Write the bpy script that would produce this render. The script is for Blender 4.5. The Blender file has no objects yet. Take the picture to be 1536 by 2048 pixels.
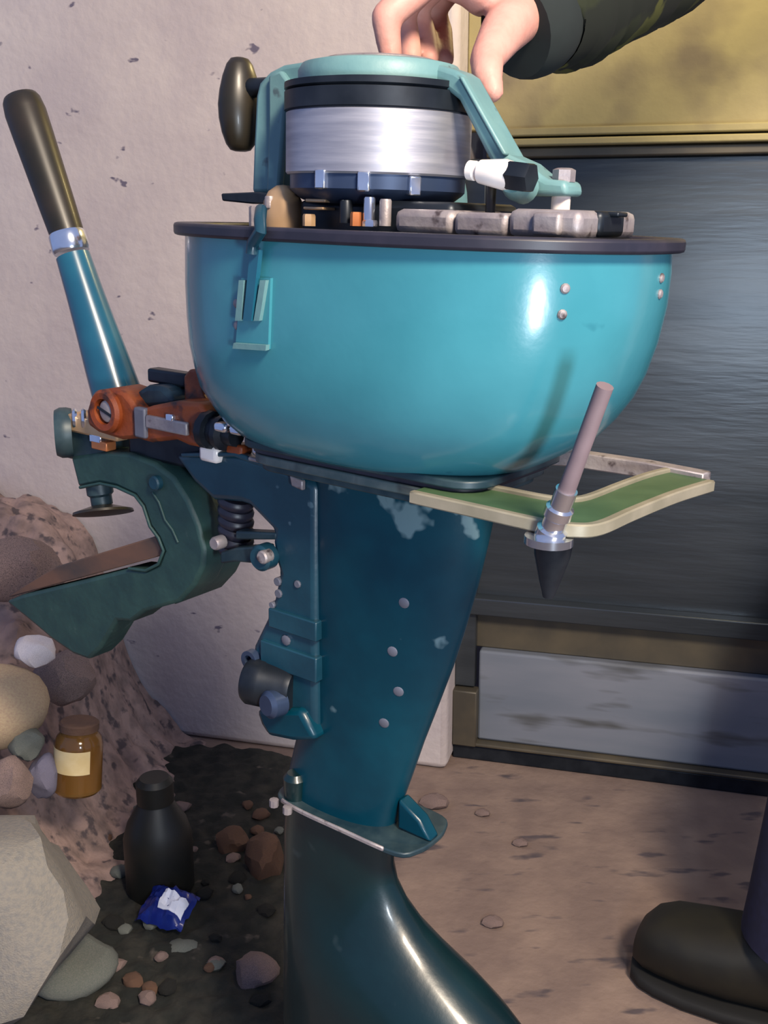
import bpy, bmesh, math, random
import numpy as np
from mathutils import Vector, Matrix, noise
from mathutils.bvhtree import BVHTree
R = math.radians
scene = bpy.context.scene
col = scene.collection
random.seed(7)

# ------------------------------------------------------------------ camera
F, CH, HOR = 2100.0, 0.76, 470.0
PITCH = math.atan((1024 - HOR) / F)
cd = bpy.data.cameras.new('camera')
cam = bpy.data.objects.new('camera', cd)
col.objects.link(cam)
cam.location = (0, 0, CH)
cam.rotation_euler = (math.pi / 2 - PITCH, 0, 0)
cd.sensor_fit = 'HORIZONTAL'
cd.sensor_width = 36
cd.lens = 36 * F / 1536
cd.clip_start = 0.02
scene.camera = cam

# ------------------------------------------------------------------ world, lights, exposure
w = bpy.data.worlds.new('world'); scene.world = w
w.use_nodes = True
bg = w.node_tree.nodes['Background']
bg.inputs[0].default_value = (0.40, 0.54, 1.0, 1)
bg.inputs[1].default_value = 0.42

def area(name, loc, target, size, size_y, power, color):
    l = bpy.data.lights.new(name, 'AREA'); l.shape = 'RECTANGLE'
    l.size = size; l.size_y = size_y; l.energy = power; l.color = color
    o = bpy.data.objects.new(name, l); col.objects.link(o); o.location = loc
    o.rotation_euler = (Vector(target) - Vector(loc)).to_track_quat('-Z', 'Y').to_euler()
    return o
area('hanging_lamp_light', (0.55, -0.50, 1.68), (-0.1, 1.0, 0.6), 0.34, 0.34, 42, (1.0, 0.84, 0.66))
area('torch_light', (0.21, -0.08, 0.60), (0.2, 0.9, 0.66), 0.06, 0.15, 3.2, (0.80, 0.90, 1.0))
bl = bpy.data.lights.new('door_bulb_light', 'POINT'); bl.energy = 3.8; bl.color = (1.0, 0.78, 0.36); bl.shadow_soft_size = 0.04
bo = bpy.data.objects.new('door_bulb_light', bl); col.objects.link(bo); bo.location = (0.34, 1.13, 1.17)
scene.view_settings.view_transform = 'Standard'
scene.view_settings.look = 'None'
scene.view_settings.gamma = 1
scene.view_settings.use_curve_mapping = False
scene.view_settings.exposure = 0.35

# ------------------------------------------------------------------ pixel helpers
fw = Vector((0, math.cos(PITCH), -math.sin(PITCH)))
up = Vector((0, math.sin(PITCH), math.cos(PITCH)))
rt = Vector((1, 0, 0))
CAM = Vector((0, 0, CH))
def ray(x, y): return fw + rt * ((x - 768) / F) - up * ((y - 1024) / F)
def U(x, y, d): return CAM + ray(x, y) * d
def G(x, y, z=0.0):
    d = ray(x, y); return CAM + d * ((z - CH) / d.z)

# ------------------------------------------------------------------ materials
def lin(c):
    out = []
    for v in c[:3]:
        v = v / 255.0
        out.append(v / 12.92 if v <= 0.04045 else ((v + 0.055) / 1.055) ** 2.4)
    return (*out, 1)
MATS = {}
def mat(name, c, rough=0.5, metal=0.0, c2=None, scale=30.0, lo=0.4, hi=0.7, bump=0.0, bscale=120.0,
        coat=0.0, spec=0.5, stretch=(1, 1, 1), detail=6.0, zmask=None, c3=None, s3=60.0, lo3=0.66, hi3=0.7, st3=(1, 1, 1), rvar=0.0):
    m = bpy.data.materials.new(name); m.use_nodes = True
    nt = m.node_tree; b = nt.nodes['Principled BSDF']
    b.inputs['Roughness'].default_value = rough
    b.inputs['Metallic'].default_value = metal
    b.inputs['Specular IOR Level'].default_value = spec
    b.inputs['Coat Weight'].default_value = coat
    b.inputs['Coat Roughness'].default_value = 0.12
    tc = nt.nodes.new('ShaderNodeTexCoord')
    def nz(sc, st, det=detail):
        mp = nt.nodes.new('ShaderNodeMapping'); mp.inputs['Scale'].default_value = st
        nt.links.new(tc.outputs['Object'], mp.inputs['Vector'])
        n = nt.nodes.new('ShaderNodeTexNoise'); n.inputs['Scale'].default_value = sc; n.inputs['Detail'].default_value = det
        nt.links.new(mp.outputs[0], n.inputs['Vector']); return n
    c2 = c2 or tuple(min(255, v * 1.12 + 3) for v in c)
    n = nz(scale, stretch)
    rp = nt.nodes.new('ShaderNodeValToRGB')
    rp.color_ramp.elements[0].position = lo; rp.color_ramp.elements[0].color = lin(c)
    rp.color_ramp.elements[1].position = hi; rp.color_ramp.elements[1].color = lin(c2)
    nt.links.new(n.outputs['Fac'], rp.inputs[0])
    out = rp.outputs[0]
    if c3:
        n3 = nz(s3, st3, 3.0)
        r3 = nt.nodes.new('ShaderNodeMapRange'); r3.inputs[1].default_value = lo3; r3.inputs[2].default_value = hi3
        nt.links.new(n3.outputs['Fac'], r3.inputs[0])
        fac = r3.outputs[0]
        if zmask:
            sx = nt.nodes.new('ShaderNodeSeparateXYZ'); nt.links.new(tc.outputs['Object'], sx.inputs[0])
            mr = nt.nodes.new('ShaderNodeMapRange'); mr.inputs[1].default_value = zmask[0]; mr.inputs[2].default_value = zmask[1]; mr.inputs[3].default_value = zmask[2]; mr.inputs[4].default_value = zmask[3]
            nt.links.new(sx.outputs[2], mr.inputs[0])
            ad = nt.nodes.new('ShaderNodeMath'); ad.operation = 'ADD'; nt.links.new(n3.outputs['Fac'], ad.inputs[0]); nt.links.new(mr.outputs[0], ad.inputs[1]); nt.links.new(ad.outputs[0], r3.inputs[0])
        mx = nt.nodes.new('ShaderNodeMix'); mx.data_type = 'RGBA'
        nt.links.new(fac, mx.inputs['Factor']); nt.links.new(out, mx.inputs['A'])
        mx.inputs['B'].default_value = lin(c3); out = mx.outputs['Result']
    nt.links.new(out, b.inputs['Base Color'])
    if rvar:
        rr = nt.nodes.new('ShaderNodeMapRange'); rr.inputs[3].default_value = max(0.05, rough - rvar); rr.inputs[4].default_value = min(1, rough + rvar)
        nt.links.new(n.outputs['Fac'], rr.inputs[0]); nt.links.new(rr.outputs[0], b.inputs['Roughness'])
    if bump:
        nb = nz(bscale, stretch)
        bp = nt.nodes.new('ShaderNodeBump'); bp.inputs['Strength'].default_value = bump; bp.inputs['Distance'].default_value = 0.004
        nt.links.new(nb.outputs['Fac'], bp.inputs['Height']); nt.links.new(bp.outputs[0], b.inputs['Normal'])
    MATS[name] = m
    return m
mat('plaster', (184, 174, 174), 0.9, c2=(198, 188, 184), scale=9, bump=0.35, bscale=70, c3=(104, 98, 114), s3=40, lo3=0.685, hi3=0.72, st3=(0.6, 1, 1.1))
mat('concrete', (118, 100, 92), 0.9, c2=(138, 118, 106), scale=14, bump=0.5, bscale=60, c3=(82, 72, 74), s3=26, lo3=0.60, hi3=0.68, st3=(0.5, 1.4, 1))
mat('soil', (22, 25, 22), 0.95, c2=(48, 46, 40), scale=40, bump=0.8, bscale=90, c3=(74, 68, 62), s3=34, lo3=0.66, hi3=0.72)  # dark earth, with part of the floor's shade mixed into its colour
mat('door_steel', (64, 70, 76), 0.33, 0.6, c2=(82, 88, 94), scale=8, bump=0.10, bscale=60, stretch=(0.25, 1, 2.2), rvar=0.07)
mat('door_rail', (74, 70, 62), 0.5, 0.3, c2=(96, 88, 72), scale=14)
mat('door_upper', (142, 130, 92), 0.6, 0.0, c2=(156, 144, 98), scale=7, bump=0.15, bscale=90, c3=(110, 98, 76), s3=9, lo3=.52, hi3=.7)
mat('door_lower', (106, 114, 126), 0.6, 0.1, c2=(126, 130, 140), scale=10, stretch=(0.3, 1, 1.6), c3=(80, 82, 84), s3=14, lo3=0.56, hi3=0.68, st3=(0.4, 1, 2.4))
mat('tank_paint', (54, 124, 138), 0.24, 0.0, c2=(62, 134, 148), scale=14, coat=0.4, bump=0.02, bscale=200, c3=(38, 102, 118), s3=30, lo3=0.72, hi3=0.78)
mat('frame_paint', (96, 136, 140), 0.45, 0.0, c2=(112, 150, 150), scale=30, bump=0.08, c3=(80, 100, 104), s3=60, lo3=.66, hi3=.72)
mat('leg_paint', (0, 50, 66), 0.36, 0.0, c2=(2, 62, 78), scale=20, coat=0.12, spec=0.3, c3=(92, 118, 126), s3=36, lo3=0.70, hi3=0.75, bump=0.05, zmask=(.54, .617, -.02, .17))
mat('leg_shade_paint', (2, 28, 32), 0.36, 0.0, c2=(4, 38, 42), scale=14, coat=0.3, c3=(50, 66, 70), s3=24, lo3=0.66, hi3=0.78, bump=0.05)  # leg paint darkened low down, the tank's shade put into the colour
mat('column_paint', (16, 54, 70), 0.4, 0.0, c2=(24, 66, 82), scale=24, coat=0.2, bump=0.08, c3=(66, 92, 104), s3=70, lo3=.70, hi3=.74)
mat('clamp_paint', (34, 62, 62), 0.52, 0.0, c2=(44, 74, 70), scale=40, bump=0.15, c3=(70, 88, 86), s3=80, lo3=.68, hi3=.75)
mat('tiller_paint', (24, 80, 104), 0.28, 0.0, c2=(30, 92, 114), scale=24, coat=0.5)
mat('rim_black', (34, 34, 46), 0.42, 0.0, c2=(44, 42, 54), scale=60)
mat('bakelite', (30, 27, 16), 0.4, 0.0, c2=(44, 36, 26), scale=30, coat=0.08)
mat('black_steel', (30, 36, 44), 0.4, 0.5, c2=(46, 52, 60), scale=40)
mat('dark_ring', (52, 66, 92), 0.35, 0.4, c2=(60, 74, 100), scale=40)
mat('brushed', (168, 168, 178), 0.46, 0.75, c2=(196, 194, 200), scale=30, stretch=(0.6, 0.6, 8), bump=0.06, bscale=40)
mat('chrome', (215, 220, 230), 0.16, 0.95)
mat('alloy', (142, 134, 138), 0.5, 0.4, c2=(170, 162, 160), scale=60, bump=0.2, c3=(80, 70, 72), s3=90, lo3=.58, hi3=.68)
mat('brass', (196, 160, 120), 0.42, 0.4, c2=(206, 172, 134), scale=50)
mat('copper', (210, 130, 80), 0.4, 0.5)
mat('ceramic', (232, 220, 214), 0.2)
mat('swivel_brown', (122, 54, 20), 0.5, 0.0, c2=(142, 70, 30), scale=50, bump=0.2, c3=(60, 34, 28), s3=60, lo3=0.55, hi3=0.66)
mat('jaw_wood', (104, 76, 62), 0.7, 0.0, c2=(66, 58, 56), scale=40, stretch=(0.5, 1, 1))
mat('tray_green', (58, 84, 56), 0.5, 0.0, c2=(70, 96, 66), scale=40)
mat('tray_trim', (136, 130, 112), 0.4, 0.2, c2=(156, 148, 130), scale=40)
mat('old_bolt', (98, 100, 112), 0.55, 0.3)
mat('rod', (112, 96, 100), 0.55, 0.0)
mat('plate_dark', (26, 48, 58), 0.45, 0.1, c2=(60, 78, 82), scale=36)
mat('plate_worn', (60, 78, 82), 0.5, 0.1, c2=(104, 112, 112), scale=30, c3=(26, 44, 52), s3=30, lo3=.5, hi3=.6)
mat('skin', (206, 148, 134), 0.55, 0.0, c2=(214, 160, 146), scale=60, bump=0.1, bscale=260)
mat('camo', (30, 36, 18), 0.9, 0.0, c2=(16, 22, 14), scale=16, lo=0.45, hi=0.5, c3=(74, 76, 30), s3=22, lo3=0.57, hi3=0.6)
mat('cuff', (26, 34, 34), 0.9, 0.0)
mat('denim', (16, 18, 46), 0.9, 0.0, c2=(24, 26, 58), scale=120)
mat('shoe_black', (16, 15, 9), 0.6, 0.0, c2=(26, 24, 13), scale=30)
mat('sole', (14, 14, 14), 0.8)
mat('stone_pale', (138, 132, 122), 0.9, c2=(122, 120, 116), scale=22, bump=0.4, bscale=60)
mat('stone_yellow', (182, 160, 128), 0.9, c2=(168, 142, 118), scale=22, bump=0.4, bscale=60)
mat('stone_pink', (156, 132, 124), 0.95, c2=(112, 96, 92), scale=40, bump=0.6, bscale=90, c3=(82, 72, 74), s3=50, lo3=0.55, hi3=0.65)
mat('stone_white', (206, 196, 194), 0.9, bump=0.3)
mat('stone_grey', (92, 98, 92), 0.9, c2=(112, 112, 106), scale=30, bump=0.4)
mat('stone_blue', (104, 102, 122), 0.9, c2=(124, 118, 132), scale=40, bump=0.4)
mat('stone_brown', (104, 76, 58), 0.9, c2=(84, 62, 52), scale=30, bump=0.5)
mat('blue_foil', (26, 44, 140), 0.35, 0.0, c2=(36, 60, 160), scale=60, coat=0.3)
mat('paper', (205, 208, 222), 0.7)
mat('label_cream', (200, 178, 128), 0.7, c2=(214, 196, 152), scale=40)
mat('dark_plastic', (20, 22, 20), 0.5, c2=(32, 30, 24), scale=30)
g = mat('amber_glass', (170, 124, 62), 0.12, c2=(180, 136, 74))
g.node_tree.nodes['Principled BSDF'].inputs['Transmission Weight'].default_value = 0.75

# ------------------------------------------------------------------ mesh helpers
def link(o, parent=None):
    col.objects.link(o)
    if parent is not None: o.parent = parent
    return o
def mesh(name, vs, fs, m, parent=None, smooth=True, angle=40):
    me = bpy.data.meshes.new(name)
    me.from_pydata([tuple(v) for v in vs], [], [tuple(f) for f in fs])
    bm = bmesh.new(); bm.from_mesh(me); bmesh.ops.recalc_face_normals(bm, faces=bm.faces); bm.to_mesh(me); bm.free()
    if smooth:
        me.polygons.foreach_set('use_smooth', [True] * len(me.polygons))
        me.set_sharp_from_angle(angle=R(angle))
    me.materials.append(MATS[m] if isinstance(m, str) else m)
    return link(bpy.data.objects.new(name, me), parent)
def bev(o, wd=0.002, seg=2):
    b = o.modifiers.new('bevel', 'BEVEL'); b.width = wd; b.segments = seg; b.limit_method = 'ANGLE'; b.angle_limit = R(35)
    return o
def tag(o, label=None, cat=None, group=None, kind=None):
    if label: o['label'] = label
    if cat: o['category'] = cat
    if group: o['group'] = group
    if kind: o['kind'] = kind
    return o
def empty(name, loc=(0, 0, 0)):
    o = bpy.data.objects.new(name, None); o.location = loc; o.empty_display_size = 0.05
    return link(o)
def loft(name, rings, m, parent=None, cap=True, closed=True, angle=40):
    n = len(rings[0]); vs = [p for r in rings for p in r]; fs = []
    for i in range(len(rings) - 1):
        for j in range(n):
            a, b = i * n + j, i * n + (j + 1) % n
            fs.append((a, b, b + n, a + n))
    if cap:
        fs.append(tuple(range(n))); fs.append(tuple(range((len(rings) - 1) * n, len(rings) * n)))
    return mesh(name, vs, fs, m, parent, angle=angle)
def basis(d):
    d = Vector(d).normalized(); a = Vector((0, 0, 1)) if abs(d.z) < 0.9 else Vector((1, 0, 0))
    x = d.cross(a).normalized(); return x, d.cross(x).normalized(), d
def lathe(name, prof, o, d, m, parent=None, seg=32, angle=35):
    """prof: (radius, distance along d)"""
    x, y, z = basis(d); o = Vector(o); rings = []
    for r, h in prof:
        r = max(r, 1e-4)
        rings.append([o + z * h + x * (r * math.cos(2 * math.pi * k / seg)) + y * (r * math.sin(2 * math.pi * k / seg)) for k in range(seg)])
    return loft(name, rings, m, parent, angle=angle)
def tube(name, pts, rad, m, parent=None, seg=16, flat=1.0):
    pts = [Vector(p) for p in pts]; rings = []
    if not isinstance(rad, (list, tuple)): rad = [rad] * len(pts)
    x0 = None
    for i, p in enumerate(pts):
        d = (pts[min(i + 1, len(pts) - 1)] - pts[max(i - 1, 0)]).normalized()
        x, y, _ = basis(d)
        if x0 is not None:
            x = (x0 - d * x0.dot(d)).normalized(); y = d.cross(x)
        x0 = x
        rings.append([p + x * (rad[i] * math.cos(2 * math.pi * k / seg)) + y * (flat * rad[i] * math.sin(2 * math.pi * k / seg)) for k in range(seg)])
    return loft(name, rings, m, parent, angle=60)
def prism(name, poly, v0, v1, m, parent=None, bw=0.002, seg=2):
    """poly in (u, z), extruded along v"""
    n = len(poly)
    vs = [(u, v0, z) for u, z in poly] + [(u, v1, z) for u, z in poly]
    fs = [tuple(range(n)), tuple(range(n, 2 * n))] + [(i, (i + 1) % n, n + (i + 1) % n, n + i) for i in range(n)]
    o = mesh(name, vs, fs, m, parent, angle=32)
    return bev(o, bw, seg) if bw else o
def slab(name, poly, z0, z1, m, parent=None, bw=0.0015):
    n = len(poly)
    vs = [(x, y, z0) for x, y in poly] + [(x, y, z1) for x, y in poly]
    fs = [tuple(range(n)), tuple(range(n, 2 * n))] + [(i, (i + 1) % n, n + (i + 1) % n, n + i) for i in range(n)]
    o = mesh(name, vs, fs, m, parent, angle=32)
    return bev(o, bw) if bw else o
def box(name, c, s, m, parent=None, bw=0.0015):
    x, y, z = s[0] / 2, s[1] / 2, s[2] / 2
    p = [(c[0] - x, c[1] - y), (c[0] + x, c[1] - y), (c[0] + x, c[1] + y), (c[0] - x, c[1] + y)]
    return slab(name, p, c[2] - z, c[2] + z, m, parent, bw)
def catmull(pts, n=6, closed=False):
    P = [Vector(p) for p in pts]; out = []
    N = len(P)
    for i in range(N if closed else N - 1):
        g_ = (lambda k: P[k % N]) if closed else (lambda k: P[max(0, min(N - 1, k))])
        p0, p1, p2, p3 = g_(i - 1), g_(i), g_(i + 1), g_(i + 2)
        for k in range(n):
            t = k / n
            out.append(0.5 * ((2 * p1) + (p2 - p0) * t + (2 * p0 - 5 * p1 + 4 * p2 - p3) * t * t + (3 * p1 - p0 - 3 * p2 + p3) * t ** 3))
    if not closed: out.append(P[-1])
    return out
def sup(cu, a, b, z, n=64, e=2.4, cv=0.0):
    out = []
    for k in range(n):
        t = 2 * math.pi * k / n; c, s = math.cos(t), math.sin(t)
        out.append(Vector((cu + a * math.copysign(abs(c) ** (2 / e), c), cv + b * math.copysign(abs(s) ** (2 / e), s), z)))
    return out

# ================================================================== SETTING
PHI = R(15)
ws = Vector((math.cos(PHI), -math.sin(PHI), 0)); wn = Vector((-math.sin(PHI), -math.cos(PHI), 0))   # along the wall, out of the wall
D0 = G(908, 1507)                                    # foot of the door, left corner
WM = Matrix.Translation(D0) @ Matrix(((ws.x, -wn.x, 0, 0), (ws.y, -wn.y, 0, 0), (0, 0, 1, 0), (0, 0, 0, 1)))   # local x along, y into the wall
WI = WM.inverted()
def Wp(x, y, off=0.0):
    o = WI @ CAM; d = WI.to_3x3() @ ray(x, y); t = (-off - o.y) / d.y
    p = o + d * t; return p.x, p.z
floor = mesh('floor', [(-3, -2.5, 0), (3, -2.5, 0), (3, 2.6, 0), (-3, 2.6, 0), (-3, -2.5, -0.1), (3, -2.5, -0.1), (3, 2.6, -0.1), (-3, 2.6, -0.1)],
             [(0, 1, 2, 3), (4, 5, 6, 7), (0, 1, 5, 4), (1, 2, 6, 5), (2, 3, 7, 6), (3, 0, 4, 7)], 'concrete', smooth=False)
tag(floor, 'scuffed tan concrete floor', kind='structure')
PRO = 0.055                                          # plaster stands proud of the door
wall = box('wall_back', (-1.3, 0.10 - PRO, 1.3), (2.6, 0.2, 2.6), 'plaster', None, 0.01)
wall.matrix_world = WM; tag(wall, 'pale pinkish plaster wall with small dark chips', kind='structure')
lint = box('wall_upper', (0.9, 0.30, 1.3), (1.9, 0.2, 2.6), 'plaster', None, 0.0)
lint.matrix_world = WM; tag(lint, 'plaster wall behind the steel door', kind='structure')

door = empty('door_1'); door.matrix_world = WM
tag(door, 'grey steel door with horizontal rails and a yellowish upper panel', kind='structure')
z_a = Wp(1200, 255)[1]; z_b = Wp(1200, 272)[1]; z_c = Wp(1200, 277)[1]; z_d = Wp(1200, 292)[1]; z_e = Wp(1200, 314)[1]
z_f = Wp(1150, 1216, 0.02)[1]; z_g = Wp(1150, 1240, 0.02)[1]; z_h = Wp(1150, 1318)[1]; z_i = Wp(1150, 1500)[1]; z_j = Wp(1150, 1520, 0.02)[1]
XL, XR = 0.0, 1.15
def dbox(name, x0, x1, z0, z1, y0, y1, m, bw=0.002):
    return box(name, ((x0 + x1) / 2, (y0 + y1) / 2, (z0 + z1) / 2), (x1 - x0, y1 - y0, z1 - z0), m, door, bw)
dbox('upper_panel', XL, XR, z_a, 2.05, 0.004, 0.03, 'door_upper')
dbox('rail', 0.055, XR, z_b, z_a, -0.022, 0.02, 'door_upper')
dbox('rail', 0.04, XR, z_d, z_c, -0.026, 0.02, 'door_upper')
dbox('rail', 0.03, XR, z_e, z_d - 0.001, -0.012, 0.02, 'door_rail')
dbox('main_panel', XL, XR, z_g, z_e, 0.006, 0.03, 'door_steel')
dbox('rail', XL, XR, z_g - 0.008, z_f, -0.016, 0.006, 'door_steel')
dbox('recess_panel', XL, XR, z_h, z_g - 0.008, 0.01, 0.03, 'door_rail')
dbox('lower_panel', 0.035, XR, z_i, z_h, -0.004, 0.03, 'door_lower', 0.004)
dbox('bottom_rail', XL, XR, z_j, z_i, -0.018, 0.03, 'door_rail')
dbox('bottom_rail', XL, XR, 0.0, z_j - 0.002, -0.012, 0.03, 'black_steel')
dbox('stile', XL, 0.036, z_j, z_h - 0.06, -0.02, 0.004, 'door_rail')
dbox('stile', XL, 0.03, z_h - 0.058, z_e, -0.006, 0.01, 'door_steel')

# ================================================================== OUTBOARD MOTOR
TH, LEAN = R(36), R(2)
motor = empty('outboard_motor')
MM = Matrix.Translation((-0.022, 0.68, 0)) @ Matrix.Rotation(-TH, 4, 'Z') @ Matrix.Rotation(LEAN, 4, 'Y')
motor.matrix_world = MM
tag(motor, 'old teal outboard boat motor with round fuel tank and dark green leg', 'outboard motor')
MI = MM.inverted(); MI3 = MI.to_3x3(); MO = MI @ CAM
def L(x, y, v=0.0):
    d = MI3 @ ray(x, y); return MO + d * ((v - MO.y) / d.y)
def Lz(x, y, z):
    d = MI3 @ ray(x, y); return MO + d * ((z - MO.z) / d.z)
def uz(pts, v=0.0):
    return [(L(x, y, v).x, L(x, y, v).z) for x, y in pts]
def proj(p):
    q = MM @ Vector(p) - CAM; d = q.dot(fw)
    return 768 + F * q.dot(rt) / d, 1024 - F * q.dot(up) / d
def pxm(p): return (MM @ Vector(p) - CAM).dot(fw) / F      # metres per pixel at a local point

def fit_section(z, lc, rc, ratio, e, a=0.1, c=0.0, n=64):
    for _ in range(40):
        pr = [proj(p) for p in sup(c, a, a * ratio, z, n, e)]
        l = min(pr); r = max(pr)
        el = l[0] - np.interp(l[1], [p[0] for p in lc], [p[1] for p in lc])
        er = r[0] - np.interp(r[1], [p[0] for p in rc], [p[1] for p in rc])
        k = 0.00032 * 0.7
        c -= k * (el + er) / 2; a -= k * (er - el) / 2
        a = max(a, 0.004)
    return c, a
# --- fuel tank
lc = [(440, 370), (560, 370), (640, 374), (700, 380), (770, 400), (830, 440), (865, 480), (890, 545), (905, 640)]
rc = [(490, 1346), (580, 1342), (650, 1327), (700, 1312), (760, 1288), (820, 1252), (865, 1196), (905, 1120), (930, 1040), (942, 960), (950, 860)]
ZT = L(760, 478).z
zs = [ZT, ZT - .012, ZT - .03, ZT - .05, ZT - .068, ZT - .082, ZT - .095, ZT - .106, ZT - .116, ZT - .124, ZT - .131, ZT - .137]
rings = []; a, c = .17, 0.
TR = 0.65
secs = []
for z in zs:
    c, a = fit_section(z, lc, rc, TR, 2.5, a, c)
    secs.append((z, c, a)); rings.append(sup(c, a, a * TR, z, 96, 2.5))
z, c, a = secs[-1]
rings.append(sup(c, a * .82, a * TR * .82, z - .004, 96, 2.5)); rings.append(sup(c, a * .5, a * TR * .5, z - .006, 96, 2.4))
print('TANK', [(round(z, 3), round(c, 3), round(a, 3)) for z, c, a in secs])
tank = loft('fuel_tank', rings, 'tank_paint', motor, angle=60)
bvh = BVHTree.FromPolygons([v.co for v in tank.data.vertices], [p.vertices for p in tank.data.polygons])
def surf(x, y, tree=None):
    h = (tree or bvh).ray_cast(MO, (MI3 @ ray(x, y)).normalized())
    return h[0], h[1]
_, c0, a0 = secs[0]
def ring_band(name, cu, ao, bo, ai, bi, z0, z1, m, parent, e=2.5):
    n = 96; R4 = [sup(cu, ao, bo, z0, n, e), sup(cu, ao, bo, z1, n, e), sup(cu, ai, bi, z1, n, e), sup(cu, ai, bi, z0, n, e)]
    vs = [p for r in R4 for p in r]; fs = []
    for i in range(4):
        for j in range(n):
            fs.append((i * n + j, i * n + (j + 1) % n, ((i + 1) % 4) * n + (j + 1) % n, ((i + 1) % 4) * n + j))
    return mesh(name, vs, fs, m, parent, angle=35)
rim = bev(ring_band('tank_rim', c0, a0 + .0065, a0 * TR + .0065, a0 - .006, a0 * TR - .006, ZT - .001, ZT + .0065, 'rim_black', motor), .0018)
deck = slab('deck_plate', [(p.x, p.y) for p in sup(c0, a0 - .006, a0 * TR - .006, 0, 64, 2.5)], ZT - .002, ZT + .002, 'black_steel', motor, 0)

# --- latch and rivets on the tank
def patch(name, quad, nu, nv, th, off, m, parent, tree=None):
    vs, nr = [], []
    for j in range(nv + 1):
        for i in range(nu + 1):
            s, t = i / nu, j / nv
            x = (quad[0][0] * (1 - s) + quad[1][0] * s) * (1 - t) + (quad[3][0] * (1 - s) + quad[2][0] * s) * t
            y = (quad[0][1] * (1 - s) + quad[1][1] * s) * (1 - t) + (quad[3][1] * (1 - s) + quad[2][1] * s) * t
            p, n_ = surf(x, y, tree); vs.append(p + n_ * off); nr.append(n_)
    k = len(vs); W = nu + 1
    vs += [p + n_ * th for p, n_ in zip(vs[:k], nr)]
    fs = []
    for j in range(nv):
        for i in range(nu):
            a_ = j * W + i
            fs.append((a_, a_ + 1, a_ + W + 1, a_ + W)); fs.append((k + a_, k + a_ + 1, k + a_ + W + 1, k + a_ + W))
    bd = [i for i in range(W)] + [j * W + nu for j in range(1, nv + 1)] + [nv * W + i for i in range(nu - 1, -1, -1)] + [j * W for j in range(nv - 1, 0, -1)]
    for i in range(len(bd)):
        a_, b_ = bd[i], bd[(i + 1) % len(bd)]; fs.append((a_, b_, k + b_, k + a_))
    return mesh(name, vs, fs, m, parent, angle=35)
latch = patch('latch_plate', [(488, 556), (546, 556), (541, 698), (476, 694)], 4, 8, .0022, -.0002, 'tank_paint', motor)
patch('latch_rail', [(490, 560), (500, 560), (494, 640), (482, 640)], 1, 4, .0035, .001, 'frame_paint', latch)
patch('latch_rail', [(532, 560), (543, 560), (530, 640), (519, 640)], 1, 4, .0035, .001, 'frame_paint', latch)
patch('latch_tongue', [(514, 500), (532, 500), (516, 640), (500, 640)], 1, 6, .003, .0022, 'tiller_paint', latch)
patch('latch_lip', [(478, 684), (542, 688), (541, 699), (476, 695)], 3, 1, .003, .001, 'frame_paint', latch)
p0, n0 = surf(520, 508)
tube('latch_hook', [p0 + n0 * .006, surf(521, 485)[0] + Vector((0, -.006, 0)), L(521, 462, p0.y - .011), L(520, 440, p0.y - .006), L(522, 420, p0.y + .004)], .0034, 'column_paint', latch)
for x, y in [(474, 607), (475, 651), (1130, 577), (1124, 629), (1322, 556), (1319, 588)]:
    p, n_ = surf(x, y)
    if p: lathe('rivet', [(.0026, -.001), (.0026, .0006), (.0018, .0014), (.0001, .0017)], p, n_, 'alloy', motor, 10)

# --- flywheel stack
ax = L(757, 290); cu = ax.x
def za(y): return L(757, y).z
rr = .0555
def vl(name, prof, m, parent=motor, c=(0, 0), seg=64):
    return lathe(name, [(r, z - 0.0) for r, z in prof], (cu + c[0], c[1], 0), (0, 0, 1), m, parent, seg)
vl('starter_pulley', [(.050, za(232)), (.0565, za(228)), (.0565, za(192)), (.0545, za(190)), (.0565, za(186)), (.0565, za(174)), (.04, za(172)), (.0, za(172))], 'black_steel')
vl('flywheel', [(.0, za(354)), (.0545, za(354)), (.0555, za(350)), (.0555, za(233)), (.0540, za(229)), (.0, za(229))], 'brushed')
fr = vl('flywheel_ring', [(.0, za(410)), (.040, za(410)), (.046, za(402)), (.0515, za(388)), (.0530, za(382)), (.0530, za(354)), (.0, za(354))], 'dark_ring')
for x, y in [(735, 369), (826, 374), (640, 366)]:
    q = L(x, y); an = math.atan2((x - 757), 165); dr = Vector((math.sin(an) * math.cos(TH) - math.cos(an) * math.sin(TH), -math.cos(an) * math.cos(TH) - math.sin(an) * math.sin(TH) * 0 , 0))
    dv = MI3 @ Vector((math.sin(an), -math.cos(an), 0)); dv.z = 0; dv.normalize()
    b_ = box('ring_bolt', (0, 0, 0), (.007, .006, .0105), 'chrome', fr, .0008)
    b_.location = Vector((cu, 0, za(y))) + dv * .0535; b_.rotation_euler = (0, 0, math.atan2(dv.y, dv.x) + math.pi / 2)

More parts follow.
